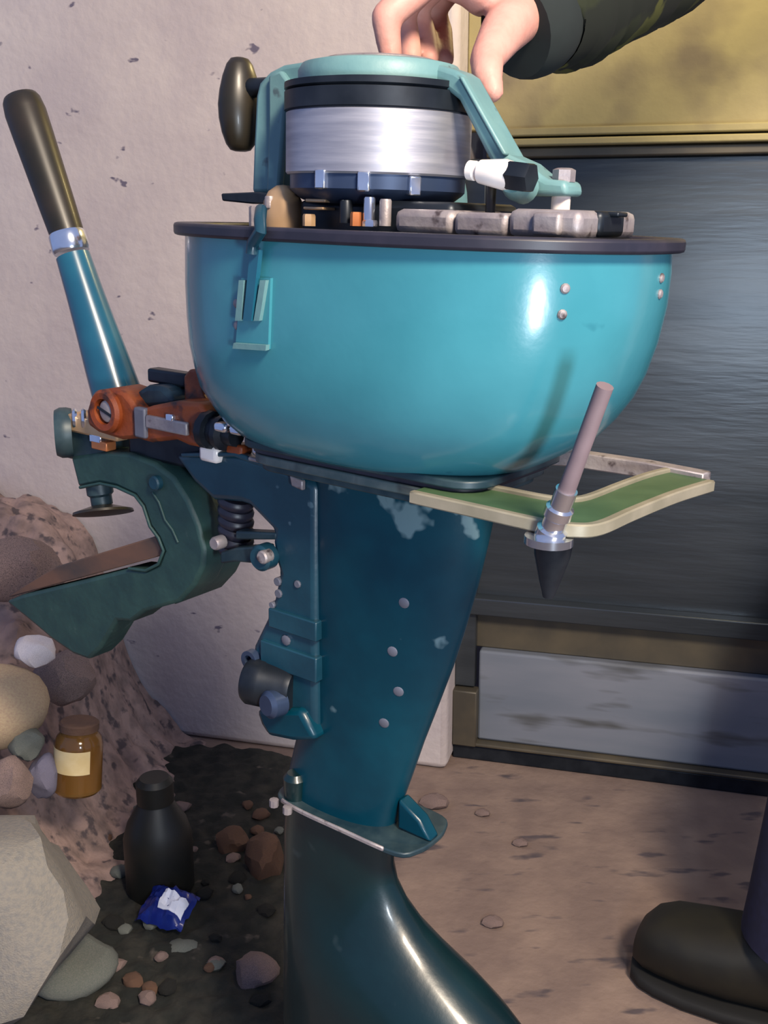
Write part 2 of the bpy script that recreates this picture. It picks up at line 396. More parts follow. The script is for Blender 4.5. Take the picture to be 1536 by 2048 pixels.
# --- starter frame (arch)
arch_px = [(502, 387), (505, 300), (510, 192), (517, 165), (538, 143), (565, 129), (621, 120), (690, 116), (760, 116), (830, 121), (880, 130), (910, 140), (925, 150), (1014, 309), (1050, 325),
           (1080, 350), (1094, 358), (1130, 361), (1134, 392), (1058, 392), (1023, 380), (992, 345), (970, 306), (932, 231), (916, 200), (895, 183), (860, 174), (750, 165), (640, 166), (606, 171), (588, 184), (577, 203), (571, 247), (560, 387)]
T = .0105
bev(prism('starter_frame', uz(arch_px, -T), -T, T, 'frame_paint', motor, 0), .003, 3)
prism('frame_rib', uz([(536, 150), (560, 140), (586, 176), (572, 200), (566, 250), (556, 384), (532, 384), (536, 250)], -T - .004), -T - .004, -T + .002, 'frame_paint', motor, .0018)
prism('frame_rib', uz([(915, 152), (924, 152), (1012, 308), (1004, 312)], -T - .003), -T - .003, -T + .002, 'frame_paint', motor, .001)
vl('starter_housing', [(.0, za(129)), (.040, za(129)), (.0460, za(134)), (.0485, za(148)), (.0485, za(170)), (.0475, za(174)), (.0, za(174))][::-1], 'frame_paint')
lathe('starter_cap', [(.0, za(130)), (.036, za(130)), (.036, za(126)), (.033, za(122)), (.024, za(118)), (.010, za(116)), (.0, za(116))], (cu, 0, 0), (0, 0, 1), 'alloy', motor, 48)
# back foot of the frame
tube('frame_leg', [(cu, .02, za(140)), (cu, .05, za(150)), (cu, .085, za(380)), (cu, .09, ZT)], [.010, .011, .010, .010], 'frame_paint', motor)
# --- starter knob at the left
kc = L(478, 210); h_ = (za(115) - za(305)) / 2 * 1.09
kn = tube('starter_knob', [(kc.x + .001, 0, kc.z + h_ * t) for t in (-1, -.97, -.85, -.6, -.3, 0, .3, .6, .85, .97, 1)], [.004, .0075, .0105, .0135, .0155, .0160, .0148, .0125, .0095, .0065, .003], 'bakelite', motor, 20, 0.8)
tube('knob_stem', [(kc.x, 0, kc.z + .01), (kc.x + .03, 0, kc.z + .01)], .006, 'black_steel', kn)
# --- spark plug
sp = L(1030, 352, -.03); s2 = L(936, 340, -.03); dsp = s2 - sp; ln_ = dsp.length
plug = lathe('spark_plug', [(.0, .002), (.0072, .002), (.0080, .006), (.0070, ln_ * .5), (.0062, ln_ * .72), (.0040, ln_ * .74), (.0040, ln_ * .82), (.0052, ln_ * .84), (.0052, ln_ * .97), (.0, ln_)], sp, dsp, 'ceramic', motor, 20)
lathe('plug_nut', [(.0, -.010), (.0075, -.010), (.0082, -.008), (.0082, .002), (.007, .004), (0, .004)], sp, dsp, 'black_steel', plug, 6)
tube('plug_mount', [L(1026, 356, -.028), L(1036, 368, -.02), L(1052, 380, -.012)], [.008, .009, .008], 'frame_paint', motor)
# --- right foot standoff
q = L(1122, 400)
lathe('standoff', [(0, ZT), (.0052, ZT), (.0052, L(1120, 391).z), (0, L(1120, 391).z)], (q.x, 0, 0), (0, 0, 1), 'ceramic', motor, 20)
q = L(1128, 350)
lathe('foot_bolt', [(0, L(1128, 364).z), (.0062, L(1128, 364).z), (.0062, L(1128, 340).z), (.004, L(1128, 336).z), (0, L(1128, 336).z)], (q.x, 0, 0), (0, 0, 1), 'alloy', motor, 6)
# --- engine parts under the flywheel
def eb(name, x0, y0, x1, y1, v, dv, m, bw=.002):
    p, q_ = L(x0, y1, v), L(x1, y0, v)
    return prism(name, [(p.x, p.z), (q_.x, p.z), (q_.x, q_.z), (p.x, q_.z)], v, v + dv, m, motor, bw)
def ec(name, x, y0, y1, wpx, v, m, seg=20):
    p = L(x, y1, v); t = L(x, y0, v); r = wpx / 2 * pxm(p)
    return lathe(name, [(0, p.z), (r, p.z), (r, t.z - .001), (r * .85, t.z), (0, t.z)], (p.x, v, 0), (0, 0, 1), m, motor, seg)
eb('crankcase', 596, 404, 905, 470, -.035, .075, 'black_steel', .004)
ec('pillar', 692, 400, 446, 26, -.045, 'black_steel'); ec('pillar', 738, 394, 450, 24, -.047, 'chrome'); ec('pillar', 770, 398, 452, 24, -.047, 'alloy')
ec('copper_nut', 713, 424, 452, 26, -.048, 'copper', 6); ec('copper_nut', 618, 428, 452, 26, -.046, 'brass', 6); ec('nut', 740, 440, 453, 32, -.05, 'chrome', 6)
eb('cylinder_fin', 610, 398, 650, 404, -.046, .02, 'brass', .0006); eb('cylinder_fin', 606, 414, 646, 419, -.046, .02, 'brass', .0006)
eb('engine_block', 786, 420, 905, 466, -.05, .06, 'alloy', .004); eb('engine_block', 905, 426, 1014, 470, -.05, .07, 'alloy', .003)
eb('carburettor_body', 1012, 420, 1162, 474, -.05, .07, 'alloy', .004)
eb('carburettor_cover', 1060, 426, 1120, 470, -.053, .01, 'alloy', .002)
eb('fuel_cock', 1168, 422, 1205, 474, -.03, .03, 'black_steel', .003); eb('throttle_arm', 1162, 424, 1238, 432, -.02, .012, 'black_steel', .001)
ec('plunger', 980, 360, 430, 20, -.02, 'bakelite')
# left: choke dome, lever and nut
q = L(566, 424, -.03); 
lathe('choke_dome', [(0, -.022), (.0105, -.020), (.0125, -.004), (.012, .006), (.009, .012), (.004, .0155), (0, .016)], (q.x, -.03, q.z), (0, 0, 1), 'brass', motor, 24)
prism('choke_lever', uz([(448, 387), (520, 384), (556, 390), (556, 408), (510, 408), (450, 402)], -.03), -.033, -.026, 'black_steel', motor, .001)
ec('choke_nut', 513, 412, 454, 30, -.034, 'alloy', 8); ec('choke_screw', 540, 392, 416, 22, -.04, 'alloy', 10); ec('choke_post', 541, 412, 452, 22, -.036, 'black_steel')

# --- base flange plates and tray under the tank
ZP = .6275
def rrect(u0, u1, v0, v1, r, n=5):
    out = []
    for cx, cy, s in ((u1 - r, v1 - r, 0), (u0 + r, v1 - r, 90), (u0 + r, v0 + r, 180), (u1 - r, v0 + r, 270)):
        for k in range(n + 1):
            t = R(s + 90 * k / n); out.append((cx + r * math.cos(t), cy + r * math.sin(t)))
    return out
slab('base_plate', rrect(-.072, .11, -.060, .056, .02), .628, .633, 'plate_dark', motor, .001)
slab('base_gasket', rrect(-.068, .105, -.056, .052, .02), .6245, .628, 'rim_black', motor, .0005)
slab('base_plate', rrect(-.064, .10, -.0585, .056, .02), .6185, .6245, 'plate_worn', motor, .001)
slab('base_plate', rrect(-.062, .095, -.054, .052, .02), .6135, .6182, 'plate_dark', motor, .001)
slab('base_neck', rrect(-.072, .09, -.046, .046, .02), .632, .650, 'black_steel', motor, .001)
def path_bar(name, pts, hw, z0, z1, m, parent):
    """a thin vertical strip following pts in plan"""
    n = len(pts); vs = []; fs = []
    for i, p in enumerate(pts):
        d = Vector(pts[min(i + 1, n - 1)]) - Vector(pts[max(i - 1, 0)]); nn = Vector((-d.y, d.x)).normalized() * hw
        for s, z in ((1, z0), (-1, z0), (-1, z1), (1, z1)): vs.append((p[0] + nn.x * s, p[1] + nn.y * s, z))
    for i in range(n - 1):
        for k in range(4): fs.append((i * 4 + k, i * 4 + (k + 1) % 4, i * 4 + 4 + (k + 1) % 4, i * 4 + 4 + k))
    fs += [(0, 1, 2, 3), tuple(range(4 * n - 4, 4 * n))]
    return bev(mesh(name, vs, fs, m, parent, angle=35), .0008, 1)
edge = [(.075, -.070), (.12, -.071), (.156, -.072), (.174, -.068), (.182, -.056), (.184, -.02), (.188, .03), (.195, .072)]
inner = [(.075, -.036), (.11, -.035), (.138, -.035), (.151, -.030), (.157, -.018), (.159, .02), (.162, .055), (.167, .080)]
ed = [(p.x, p.y) for p in catmull([(x, y, 0) for x, y in edge], 5)]
ei = [(p.x, p.y) for p in catmull([(x, y, 0) for x, y in inner], 5)]
tray = slab('carrying_handle', ed + ei[::-1], ZP - .007, ZP - .002, 'tray_green', motor, .0006)
path_bar('handle_trim', ed, .0026, ZP - .0085, ZP - .0015, 'tray_trim', tray)
path_bar('handle_trim', ei, .0022, ZP - .0065, ZP + .0005, 'tray_trim', tray)
path_bar('handle_bar', [(.190, .078), (.15, .082), (.10, .078), (.05, .055)], .0055, ZP - .009, ZP + .001, 'alloy', tray)
# control rod standing in the tray corner
rb = Vector((.163, -.074, ZP - .010)); rtp = L(1210, 772, -.088)
rod = tube('control_rod', [rb + Vector((0, 0, .004)), rb.lerp(rtp, .3), rb.lerp(rtp, .6), rtp], [.0052, .0046, .0042, .0042], 'rod', motor, 12)
dd = (rtp - rb).normalized()
lathe('rod_collar', [(0, .0), (.0080, .0), (.0080, .006), (.0062, .007), (.0062, .013), (.0072, .014), (.0072, .019), (.0056, .020), (.0056, .03), (0, .03)], rb, dd, 'chrome', rod, 20)
lathe('rod_washer', [(0, -.003), (.0125, -.003), (.0125, .001), (0, .001)], rb, (0, 0, 1), 'chrome', rod, 24)
e_ = L(1128, 1168, -.06)
lathe('lower_spindle', [(0, .0), (.0105, .0), (.0095, .012), (.006, .026), (.003, .036), (0, .037)], (rb.x - .003, rb.y + .012, rb.z - .001), (-.05, .05, -1), 'black_steel', rod, 20)

# --- drive leg
llc = [(900, 618), (1300, 612), (1400, 605), (1480, 592), (1560, 574), (1650, 568), (2400, 566)]
lrc = [(980, 996), (1020, 992), (1100, 975), (1200, 950), (1340, 905), (1480, 850), (1560, 822), (1620, 800), (1665, 790), (1740, 788), (1780, 803), (1830, 830), (1900, 888), (1950, 943), (2048, 1030), (2150, 1105), (2300, 1180), (2600, 1260)]
rings = []; a, c = .07, 0.
zl = [.6165, .60, .58, .55, .52, .49, .46, .43, .40, .375, .355, .34, .325, .31, .295, .28, .265, .25, .235, .22, .20, .18, .165]
legsecs = []
for z in zl:
    c, a = fit_section(z, llc, lrc, .44, 2.2, a, c)
    legsecs.append((z, c, a)); rings.append(sup(c, a, a * .44, z, 64, 2.2))
print('LEG', [(round(z, 3), round(c, 3), round(a, 3)) for z, c, a in legsecs])
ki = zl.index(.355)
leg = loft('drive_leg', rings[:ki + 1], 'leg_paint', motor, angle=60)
loft('drive_leg_lower', rings[ki:], 'leg_shade_paint', motor, angle=60)  # same leg, split so its lower part takes the shade-darkened paint
lbvh = BVHTree.FromPolygons([v.co for v in leg.data.vertices], [p.vertices for p in leg.data.polygons])
z, c, a = legsecs[-1]
# gearcase, skeg, propeller (below the frame)
lathe('gearcase', [(0, -.10), (.02, -.09), (.036, -.05), (.042, 0), (.040, .06), (.030, .12), (.024, .15), (0, .15)], (c, 0, .15), (1, 0, 0), 'leg_shade_paint', motor, 32)
prism('skeg', [(c - .05, .13), (c + .07, .13), (c + .09, .012), (c + .03, .012)], -.006, .006, 'leg_paint', motor, .003)
hub = lathe('propeller_hub', [(0, .15), (.024, .15), (.022, .19), (.008, .205), (0, .206)], (c, 0, .15), (1, 0, 0), 'alloy', motor, 24)
for k in range(3):
    t = R(120 * k + 20); ex = Vector((0, math.cos(t), math.sin(t))); ey = Vector((0, -math.sin(t), math.cos(t))); o_ = Vector((c + .172, 0, .15))
    rg = []
    for r_, wd, tw in ((.018, .010, 50), (.04, .022, 40), (.06, .026, 32), (.078, .016, 28)):
        d_ = Vector((math.sin(R(tw)), 0, 0)) + ey * math.cos(R(tw)); nn = Vector((math.cos(R(tw)), 0, 0)) - ey * math.sin(R(tw))
        rg.append([o_ + ex * r_ + d_ * wd + nn * .001, o_ + ex * r_ + nn * .0025, o_ + ex * r_ - d_ * wd + nn * .001, o_ + ex * r_ - d_ * wd - nn * .001, o_ + ex * r_ - nn * .0025, o_ + ex * r_ + d_ * wd - nn * .001])
    loft('propeller_blade', rg, 'alloy', hub)
# cavitation plate
cp = [(p.x, p.y) for p in catmull([(-.066, -.022, 0), (-.045, -.029, 0), (0, -.030, 0), (.045, -.029, 0), (.056, -.016, 0), (.058, 0, 0), (.056, .016, 0), (.045, .029, 0), (0, .03, 0), (-.045, .029, 0), (-.066, .022, 0), (-.07, 0, 0)], 4, True)]
slab('cavitation_plate', cp, .3575, .3615, 'plate_dark', motor, .001)
path_bar('plate_lip', [p for p in cp if p[1] < -.026 and p[0] < .045], .0012, .3590, .3625, 'alloy', motor)
prism('plate_gusset', [(.030, .362), (.058, .362), (.048, .375), (.03, .385)], -.006, .006, 'leg_paint', motor, .002)
for x, y in [(548, 1596), (575, 1610)]:
    q = Lz(x, y, .365); lathe('plate_bolt', [(0, -.004), (.0034, -.004), (.0034, .0012), (0, .0018)], (q.x, q.y, .3625), (0, 0, 1), 'alloy', motor, 8)
lathe('drain_boss', [(0, -.006), (.008, -.006), (.009, .012), (.006, .016), (0, .016)], Lz(560, 1590, .365) + Vector((.006, .01, 0)), (0, 0, 1), 'leg_shade_paint', motor, 16)
for x, y in [(808, 1206), (785, 1303), (797, 1383), (768, 1446)]:
    p, n_ = surf(x, y, lbvh)
    if p: lathe('leg_screw', [(0, -.002), (.0036, -.002), (.0036, .0002), (.003, .0006), (0, .0006)], p, n_, 'old_bolt', motor, 14)

# --- steering column in front of the leg
V1 = -.026
col_px = [(345, 910), (400, 902), (470, 906), (540, 926), (612, 956), (632, 970), (632, 1482), (590, 1480), (545, 1472), (525, 1440), (508, 1400), (498, 1335), (505, 1292), (530, 1240), (545, 1200), (556, 1146), (548, 1120), (543, 1085), (545, 1062), (497, 1012), (480, 1006), (425, 1002), (385, 965)]
bev(prism('steering_column', uz(col_px, V1), V1, .022, 'column_paint', motor, 0), .005, 3)
prism('column_rib', uz([(360, 906), (470, 904), (500, 914), (606, 952), (606, 962), (500, 926), (468, 914), (362, 915)], V1 - .004), V1 - .004, V1 + .002, 'column_paint', motor, .001)
tube('column_edge', [L(500, 917, V1 - .005), L(545, 928, V1 - .005), L(600, 950, V1 - .005)], .0016, 'alloy', motor, 8)
prism('column_pad', uz([(578, 950), (604, 962), (604, 982), (582, 972)], V1 - .004), V1 - .004, V1, 'alloy', motor, .001)
def vb(name, x, y, rpx, v, h, m, seg=20, parent=motor, prof=None):
    p = L(x, y, v); r = rpx * pxm(p)
    pr = prof(r, h) if prof else [(0, -.004), (r, -.004), (r, h * .7), (r * .8, h), (0, h)]
    return lathe(name, pr, p, (0, -1, 0), m, parent, seg)
for x, y, r_ in [(556, 1163, 9), (558, 1187, 9), (572, 1246, 10), (573, 1280, 11), (596, 1168, 8), (545, 1210, 7)]:
    vb('column_screw', x, y, r_, V1, .0015, 'old_bolt', 10)
eb('column_band', 536, 1246, 632, 1254, V1 - .003, .01, 'column_paint', .001)
eb('column_band', 520, 1318, 632, 1328, V1 - .003, .01, 'column_paint', .001)
# pipe knob low on the column
q = L(560, 1385, V1 - .004); rk = 46 * pxm(q)
kn2 = lathe('pump_cap', [(0, -.012), (rk * .9, -.012), (rk, -.008), (rk, .010), (rk * 1.04, .011), (rk * 1.04, .022), (rk * .92, .025), (0, .025)], q + Vector((-.004, .004, .002)), (-1, -.30, .02), 'black_steel', motor, 32)
lathe('pump_collar', [(0, 0), (rk * .62, 0), (rk * .62, .010), (rk * .45, .013), (0, .013)], q + Vector((.004, -.004, -.004)), (-.2, -1, .05), 'dark_ring', kn2, 28)
prism('pump_foot', uz([(510, 1420), (600, 1420), (632, 1482), (585, 1484), (535, 1474), (520, 1450)], V1 - .006), V1 - .006, .01, 'leg_paint', motor, .004)
lathe('pump_ring', [(20 * pxm(q), 0), (20 * pxm(q), .006), (11 * pxm(q), .006), (11 * pxm(q), 0), (20 * pxm(q), 0)], L(508, 1316, V1), (0, -1, 0), 'dark_ring', motor, 24)
# links and rubber bushing between clamp and column
vb('link_eye', 530, 1113, 27, V1 - .004, .007, 'column_paint', 28); vb('link_pin', 530, 1113, 14, V1 - .010, .004, 'alloy', 16)
prism('link', uz([(440, 1105), (470, 1096), (530, 1092), (535, 1130), (470, 1124), (440, 1128)], V1 - .002), V1 - .002, V1 + .008, 'plate_dark', motor, .0015)
prism('link', uz([(470, 1062), (552, 1066), (552, 1080), (470, 1080)], V1), V1, V1 + .01, 'plate_dark', motor, .0015)
for k in range(6):
    y = 1000 + k * 19
    q = L(456, y + 8, -.02)
    lathe('rubber_ring', [(0, -.0034), (.0118, -.0034), (.0132, -.0012), (.0132, .0012), (.0118, .0034), (0, .0034)], (q.x, -.012, q.z), (.25, 0, 1), 'rim_black', motor, 24)
vb('bush_bolt', 437, 1085, 14, -.03, .005, 'alloy', 12)

# --- transom clamp
V2 = -.024
C_px = [(140, 913), (208, 903), (258, 906), (308, 926), (346, 955), (375, 1001), (396, 1051), (408, 1101), (406, 1134), (388, 1172), (358, 1205), (288, 1224), (262, 1244), (233, 1242), (200, 1297), (177, 1320), (146, 1309), (104, 1280), (54, 1238), (10, 1203), (42, 1190),
        (167, 1160), (258, 1137), (292, 1141), (317, 1128), (327, 1101), (317, 1076), (300, 1053), (287, 1013), (271, 992), (233, 974), (200, 967), (156, 976)]
sm = C_px[:14] + C_px[14:]
clamp = bev(prism('transom_clamp', uz(sm, V2), V2, V2 + .026, 'clamp_paint', motor, 0), .003, 2)
bk = [(296, 915), (330, 935), (365, 962), (395, 1002), (414, 1051), (424, 1101), (421, 1134), (405, 1168), (378, 1198), (330, 1216), (360, 1170), (380, 1130), (370, 1050), (340, 980)]
prism('clamp_back', uz(bk, V2 + .014), V2 + .02, V2 + .052, 'clamp_paint', clamp, .003)
vb('clamp_pin', 314, 965, 15, V2 - .001, .004, 'column_paint', 20, clamp)
tube('clamp_ridge', [L(x, y, V2 - .0002) for x, y in ((305, 985), (318, 1005), (330, 1040), (345, 1060), (356, 1085))], .0011, 'clamp_paint', clamp, 8)
tube('clamp_lip', [L(x, y, V2 - .0005) for x, y in ((160, 975), (200, 967), (233, 974), (270, 991), (287, 1013), (300, 1053), (317, 1076), (327, 1101), (317, 1128), (292, 1141), (258, 1137))], .0013, 'clamp_paint', clamp, 8)
# jaw plate: wide brown pad lying on the lower jaw
j0 = L(14, 1196, V2); j1 = L(322, 1112, V2)
dj = (j1 - j0); nj = Vector((-dj.z, 0, dj.x)).normalized()
jb_ = [j0, j1, j1 + Vector((0, .06, 0)), j0 + Vector((.02, .06, .004))]
jt_ = [j0 + nj * .002, j0.lerp(j1, .4) + nj * .0145, j1 + nj * .0155]
jv = [(p.x, p.z) for p in (j0, j1, j1 + nj * .0155, j0.lerp(j1, .38) + nj * .0145, j0 + nj * .002)]
jaw = prism('jaw_pad', jv, V2 + .002, V2 + .062, 'jaw_wood', clamp, 0)
bev(jaw, .0015)
# clamp screw with pressure disc
s0 = L(198, 970, V2 + .012); s1 = L(206, 1018, V2 + .012)
scr = lathe('clamp_screw', [(0, -.005), (.0105, -.004), (.0105, .007), (.0085, .009), (.0085, .016), (.0, .018)], s0, s1 - s0, 'plate_dark', motor, 20)
lathe('pressure_disc', [(0, -.003), (.008, -.003), (.0235, .0015), (.024, .0035), (.0, .0045)], s1, (.34, -.22, -1), 'bakelite', scr, 32)
# thumb screw on top left
q = L(135, 865, -.02); tn = MI3 @ Vector((-1, -.25, 0))
kn3 = lathe('thumb_screw', [(0, -.004), (.019, -.004), (.020, 0), (.020, .005), (.018, .009), (0, .010)], q, tn, 'plate_dark', motor, 28)
for dx in (0, 22, 40):
    lathe('screw_thread', [(0, 0), (.0078, 0), (.0090, .0015), (.0078, .0035), (0, .0035)], L(133 + dx, 838, -.02), tn, 'chrome', kn3, 20)
eb('clamp_head', 122, 866, 205, 915, -.022, .03, 'plate_dark', .003); 
eb('clamp_head_cap', 130, 848, 232, 862, -.026, .03, 'brass', .002)
eb('clamp_nut', 178, 872, 200, 884, -.026, .01, 'chrome', .001); eb('clamp_nut', 182, 886, 212, 897, -.026, .01, 'copper', .001)

# --- brown swivel bracket
V3 = -.034
sw = prism('swivel_bracket', uz([(172, 822), (180, 796), (198, 780), (222, 776), (246, 784), (262, 804), (272, 822), (300, 812), (350, 802), (398, 806), (414, 830), (416, 880), (398, 896), (376, 892), (350, 880), (300, 886), (270, 878), (240, 880), (196, 866), (174, 850)], V3), V3, V3 + .03, 'swivel_brown', motor, .003)
lathe('swivel_eye', [(44 * pxm(L(216, 820, V3)), -.002), (44 * pxm(L(216, 820, V3)), .003), (38 * pxm(L(216, 820, V3)), .0055), (26 * pxm(L(216, 820, V3)), .005), (24 * pxm(L(216, 820, V3)), -.002), (44 * pxm(L(216, 820, V3)), -.002)], L(216, 822, V3), (0, -1, 0), 'swivel_brown', sw, 32)
sb = vb('swivel_bolt', 218, 822, 22, V3 - .001, .003, 'alloy', 28, sw)
bb = box('bolt_slot', (0, 0, 0), (.0165, .001, .0022), 'black_steel', sb, .0003); bb.location = L(218, 822, V3) + Vector((0, -.0042, 0)); bb.rotation_euler = (0, R(18), 0)
eb('swivel_rod', 290, 846, 372, 856, V3 - .003, .006, 'alloy', .0012); eb('swivel_clip', 268, 818, 288, 874, V3 - .003, .006, 'old_bolt', .0015); eb('swivel_washer', 330, 830, 344, 842, V3 - .003, .006, 'chrome', .001)
prism('swivel_tab', uz([(366, 752), (378, 738), (396, 740), (404, 790), (420, 815), (404, 824), (368, 814)], -.015), -.015, .012, 'swivel_brown', sw, .002)
eb('friction_screw', 294, 748, 370, 764, -.01, .012, 'black_steel', .002)
prism('swivel_hood', uz([(268, 806), (274, 784), (296, 770), (326, 770), (346, 790), (350, 812), (300, 816)], -.02), -.022, .02, 'plate_dark', motor, .006)
eb('swivel_base', 256, 874, 420, 912, -.018, .034, 'black_steel', .003)
q = L(414, 858, -.03)
nutp = lathe('adjusting_nut', [(0, 0), (.0135, 0), (.0135, .006), (.010, .007), (.010, .013), (.0125, .014), (.0125, .018), (.008, .020), (.008, .028), (0, .028)], q, (1, 0, -.02), 'black_steel', motor, 12)
for k, (x, y) in enumerate([(437, 856), (462, 846), (468, 862)]): eb('lock_nut', x - 12, y - 7, x + 12, y + 7, -.045, .01, 'chrome', .002)
eb('bracket_nut', 396, 896, 432, 922, V1 - .006, .012, 'ceramic', .003); eb('copper_clip', 450, 892, 482, 908, V1 - .004, .012, 'swivel_brown', .002)
eb('bracket_bolt', 500, 876, 522, 912, -.04, .012, 'chrome', .003); eb('bracket_bolt', 520, 890, 556, 906, -.04, .012, 'alloy', .002)

# --- tiller
t0, t1, t2, t3 = L(40, 192), L(134, 468), L(146, 512), L(238, 800)
ptl = [t2, t2.lerp(t3, .25), t2.lerp(t3, .5), t2.lerp(t3, .75), t3]
till = tube('tiller_arm', ptl, [34 * pxm(t2), 37 * pxm(t2), 41 * pxm(t3), 46 * pxm(t3), 50 * pxm(t3)], 'tiller_paint', motor, 28)
tube('tiller_grip', [t0.lerp(t1, s) for s in (0, .012, .04, .12, .3, .55, .8, 1)], [r_ * pxm(t0) for r_ in (26, 34, 38, 41, 40, 38, 36, 34)], 'bakelite', till, 28)
fd = (t2 - t1).normalized()
lathe('tiller_ferrule', [(0, -.001), (.0135, -.001), (.0145, .001), (.0145, .0125), (.0135, .0145), (0, .0145)], t1, fd, 'chrome', till, 32)

# ================================================================== PERSON (hand on the motor, sleeve, trouser leg, shoe)
person = empty('person', (0.42, 0.95, 0))
tag(person, 'person beside the motor in camouflage sleeve, jeans and dark shoe, hand on the starter', 'person')
PW = person.location.copy()
def rel(p): return Vector(p) - PW
def blob_mesh(name, caps, m, parent, voxel=.0024):
    vs, fs = [], []
    for p, q_, r0, r1 in caps:
        p, q_ = Vector(p), Vector(q_); x, y, z = basis(q_ - p); n, o = 14, len(vs)
        rg = []
        for k in range(4): a_ = R(-90 + 30 * k + .5); rg.append((p + z * (r0 * math.sin(a_)), r0 * math.cos(a_)))
        for k in range(4): a_ = R(30 * k - .5 if k else 0); rg.append((q_ + z * (r1 * math.sin(a_)), r1 * math.cos(a_)))
        for c_, r_ in rg:
            r_ = max(r_, 1e-5)
            for k in range(n): vs.append(c_ + x * (r_ * math.cos(2 * math.pi * k / n)) + y * (r_ * math.sin(2 * math.pi * k / n)))
        for i in range(len(rg) - 1):
            for k in range(n): fs.append((o + i * n + k, o + i * n + (k + 1) % n, o + (i + 1) * n + (k + 1) % n, o + (i + 1) * n + k))
        fs.append(tuple(o + k for k in range(n))); fs.append(tuple(o + (len(rg) - 1) * n + k for k in range(n)))
    ob = mesh(name, [rel(v) for v in vs], fs, m, parent)
    rm = ob.modifiers.new('remesh', 'REMESH'); rm.mode = 'VOXEL'; rm.voxel_size = voxel; rm.use_smooth_shade = True
    s_ = ob.modifiers.new('smooth', 'SMOOTH'); s_.iterations = 5; s_.factor = 0.5
    return ob
def chain(pts, rs): return [(pts[i], pts[i + 1], rs[i], rs[i + 1]) for i in range(len(pts) - 1)]
DH = .672
wr = U(1085, -5, DH + .02)
kI, kM, kR_, kP = U(868, -52, DH - .005), U(876, -62, DH + .018), U(892, -55, DH + .040), U(912, -40, DH + .060)
caps = []
for k_, r_ in ((kI, .0125), (kM, .0128), (kR_, .012), (kP, .011)): caps += chain([wr, k_], [.020, r_])
caps += chain([kI, kP], [.0125, .011]) + chain([U(960, -20, DH + .0), U(965, -10, DH + .045)], [.0145, .014])
caps += chain([kI, U(772, 34, DH - .010), U(776, 75, DH - .006), U(783, 116, DH - .004)], [.0115, .0096, .0086, .0074])            # index
caps += chain([kM, U(800, 18, DH + .030), U(812, 62, DH + .036), U(822, 114, DH + .030)], [.0118, .0100, .0090, .0078])             # middle
caps += chain([kR_, U(826, 14, DH + .056), U(846, 60, DH + .060), U(858, 116, DH + .046)], [.0112, .0095, .0088, .0075])            # ring
caps += chain([kP, U(868, 20, DH + .072), U(884, 62, DH + .076), U(890, 118, DH + .058)], [.0100, .0085, .0078, .0068])             # little
caps += chain([U(1040, 25, DH + .012), U(1005, 66, DH - .010), U(974, 116, DH - .026), U(974, 148, DH - .034), U(986, 184, DH - .038)], [.0185, .0148, .0108, .0098, .0066])   # thumb
hand = blob_mesh('hand', caps, 'skin', person)
sh = Vector((.74, 1.02, 1.36))
ca = [U(1030, 62, .688), U(1062, 48, .696), U(1095, 28, .705)]
tube('cuff', [rel(p) for p in catmull(ca, 4)], [.030 + .004 * math.sin(math.pi * k / 8) for k in range(9)], 'cuff', person, 28)
slp = catmull([U(1078, 36, .702), U(1120, 10, .715), U(1190, -36, .74), U(1300, -105, .78), U(1460, -230, .84), sh], 6)
srs = np.interp(np.linspace(0, 1, len(slp)), [0, .12, .3, .5, .75, 1], [.0335, .0400, .0455, .050, .058, .075])
tube('jacket_sleeve', [rel(p + Vector((0, 0, .0012 * math.sin(k * 2.1)))) for k, p in enumerate(slp)], [float(r_ + .0012 * math.sin(k * 2.6)) for k, r_ in enumerate(srs)], 'camo', person, 32)
# shoe: toe to the left, heel towards the camera's right
toe = G(1278, 1925); heel = toe + (G(1536, 2015) - toe).normalized() * .29
fx = (heel - toe).normalized(); fy = Vector((-fx.y, fx.x, 0))
def shoe_ring(s, hw, z0, z1, n=24, e=2.6):
    out = []
    for k in range(n):
        t = 2 * math.pi * k / n; cc, ss = math.cos(t), math.sin(t)
        out.append(rel(toe + fx * s + fy * (.0 + hw * math.copysign(abs(cc) ** (2 / e), cc)) + Vector((0, 0, (z0 + z1) / 2 + (z1 - z0) / 2 * math.copysign(abs(ss) ** (2 / e), ss)))))
    return out
sh_prof = [(-.004, .012, .022, .034), (.0, .028, .016, .052), (.012, .039, .013, .066), (.03, .045, .012, .074), (.06, .049, .012, .078), (.10, .048, .012, .086), (.14, .042, .012, .100), (.18, .040, .012, .112), (.24, .041, .012, .114), (.28, .034, .012, .112), (.29, .02, .02, .10)]
shoe = loft('shoe', [shoe_ring(*p) for p in sh_prof], 'shoe_black', person, angle=70)
loft('shoe_sole', [shoe_ring(s, hw + .004, 0.0, .016, 24, 5) for s, hw, _, _ in sh_prof], 'sole', shoe, angle=50)
an_ = toe + fx * .168
tl = [an_ + Vector((0, 0, .085)), an_ + Vector((.005, 0, .12)), an_ + Vector((.025, .02, .28)), an_ + Vector((.14, .05, .50)), an_ + Vector((.28, .10, .92))]
tube('trouser_leg', [rel(p) for p in tl], [.068, .069, .066, .072, .09], 'denim', person, 28)

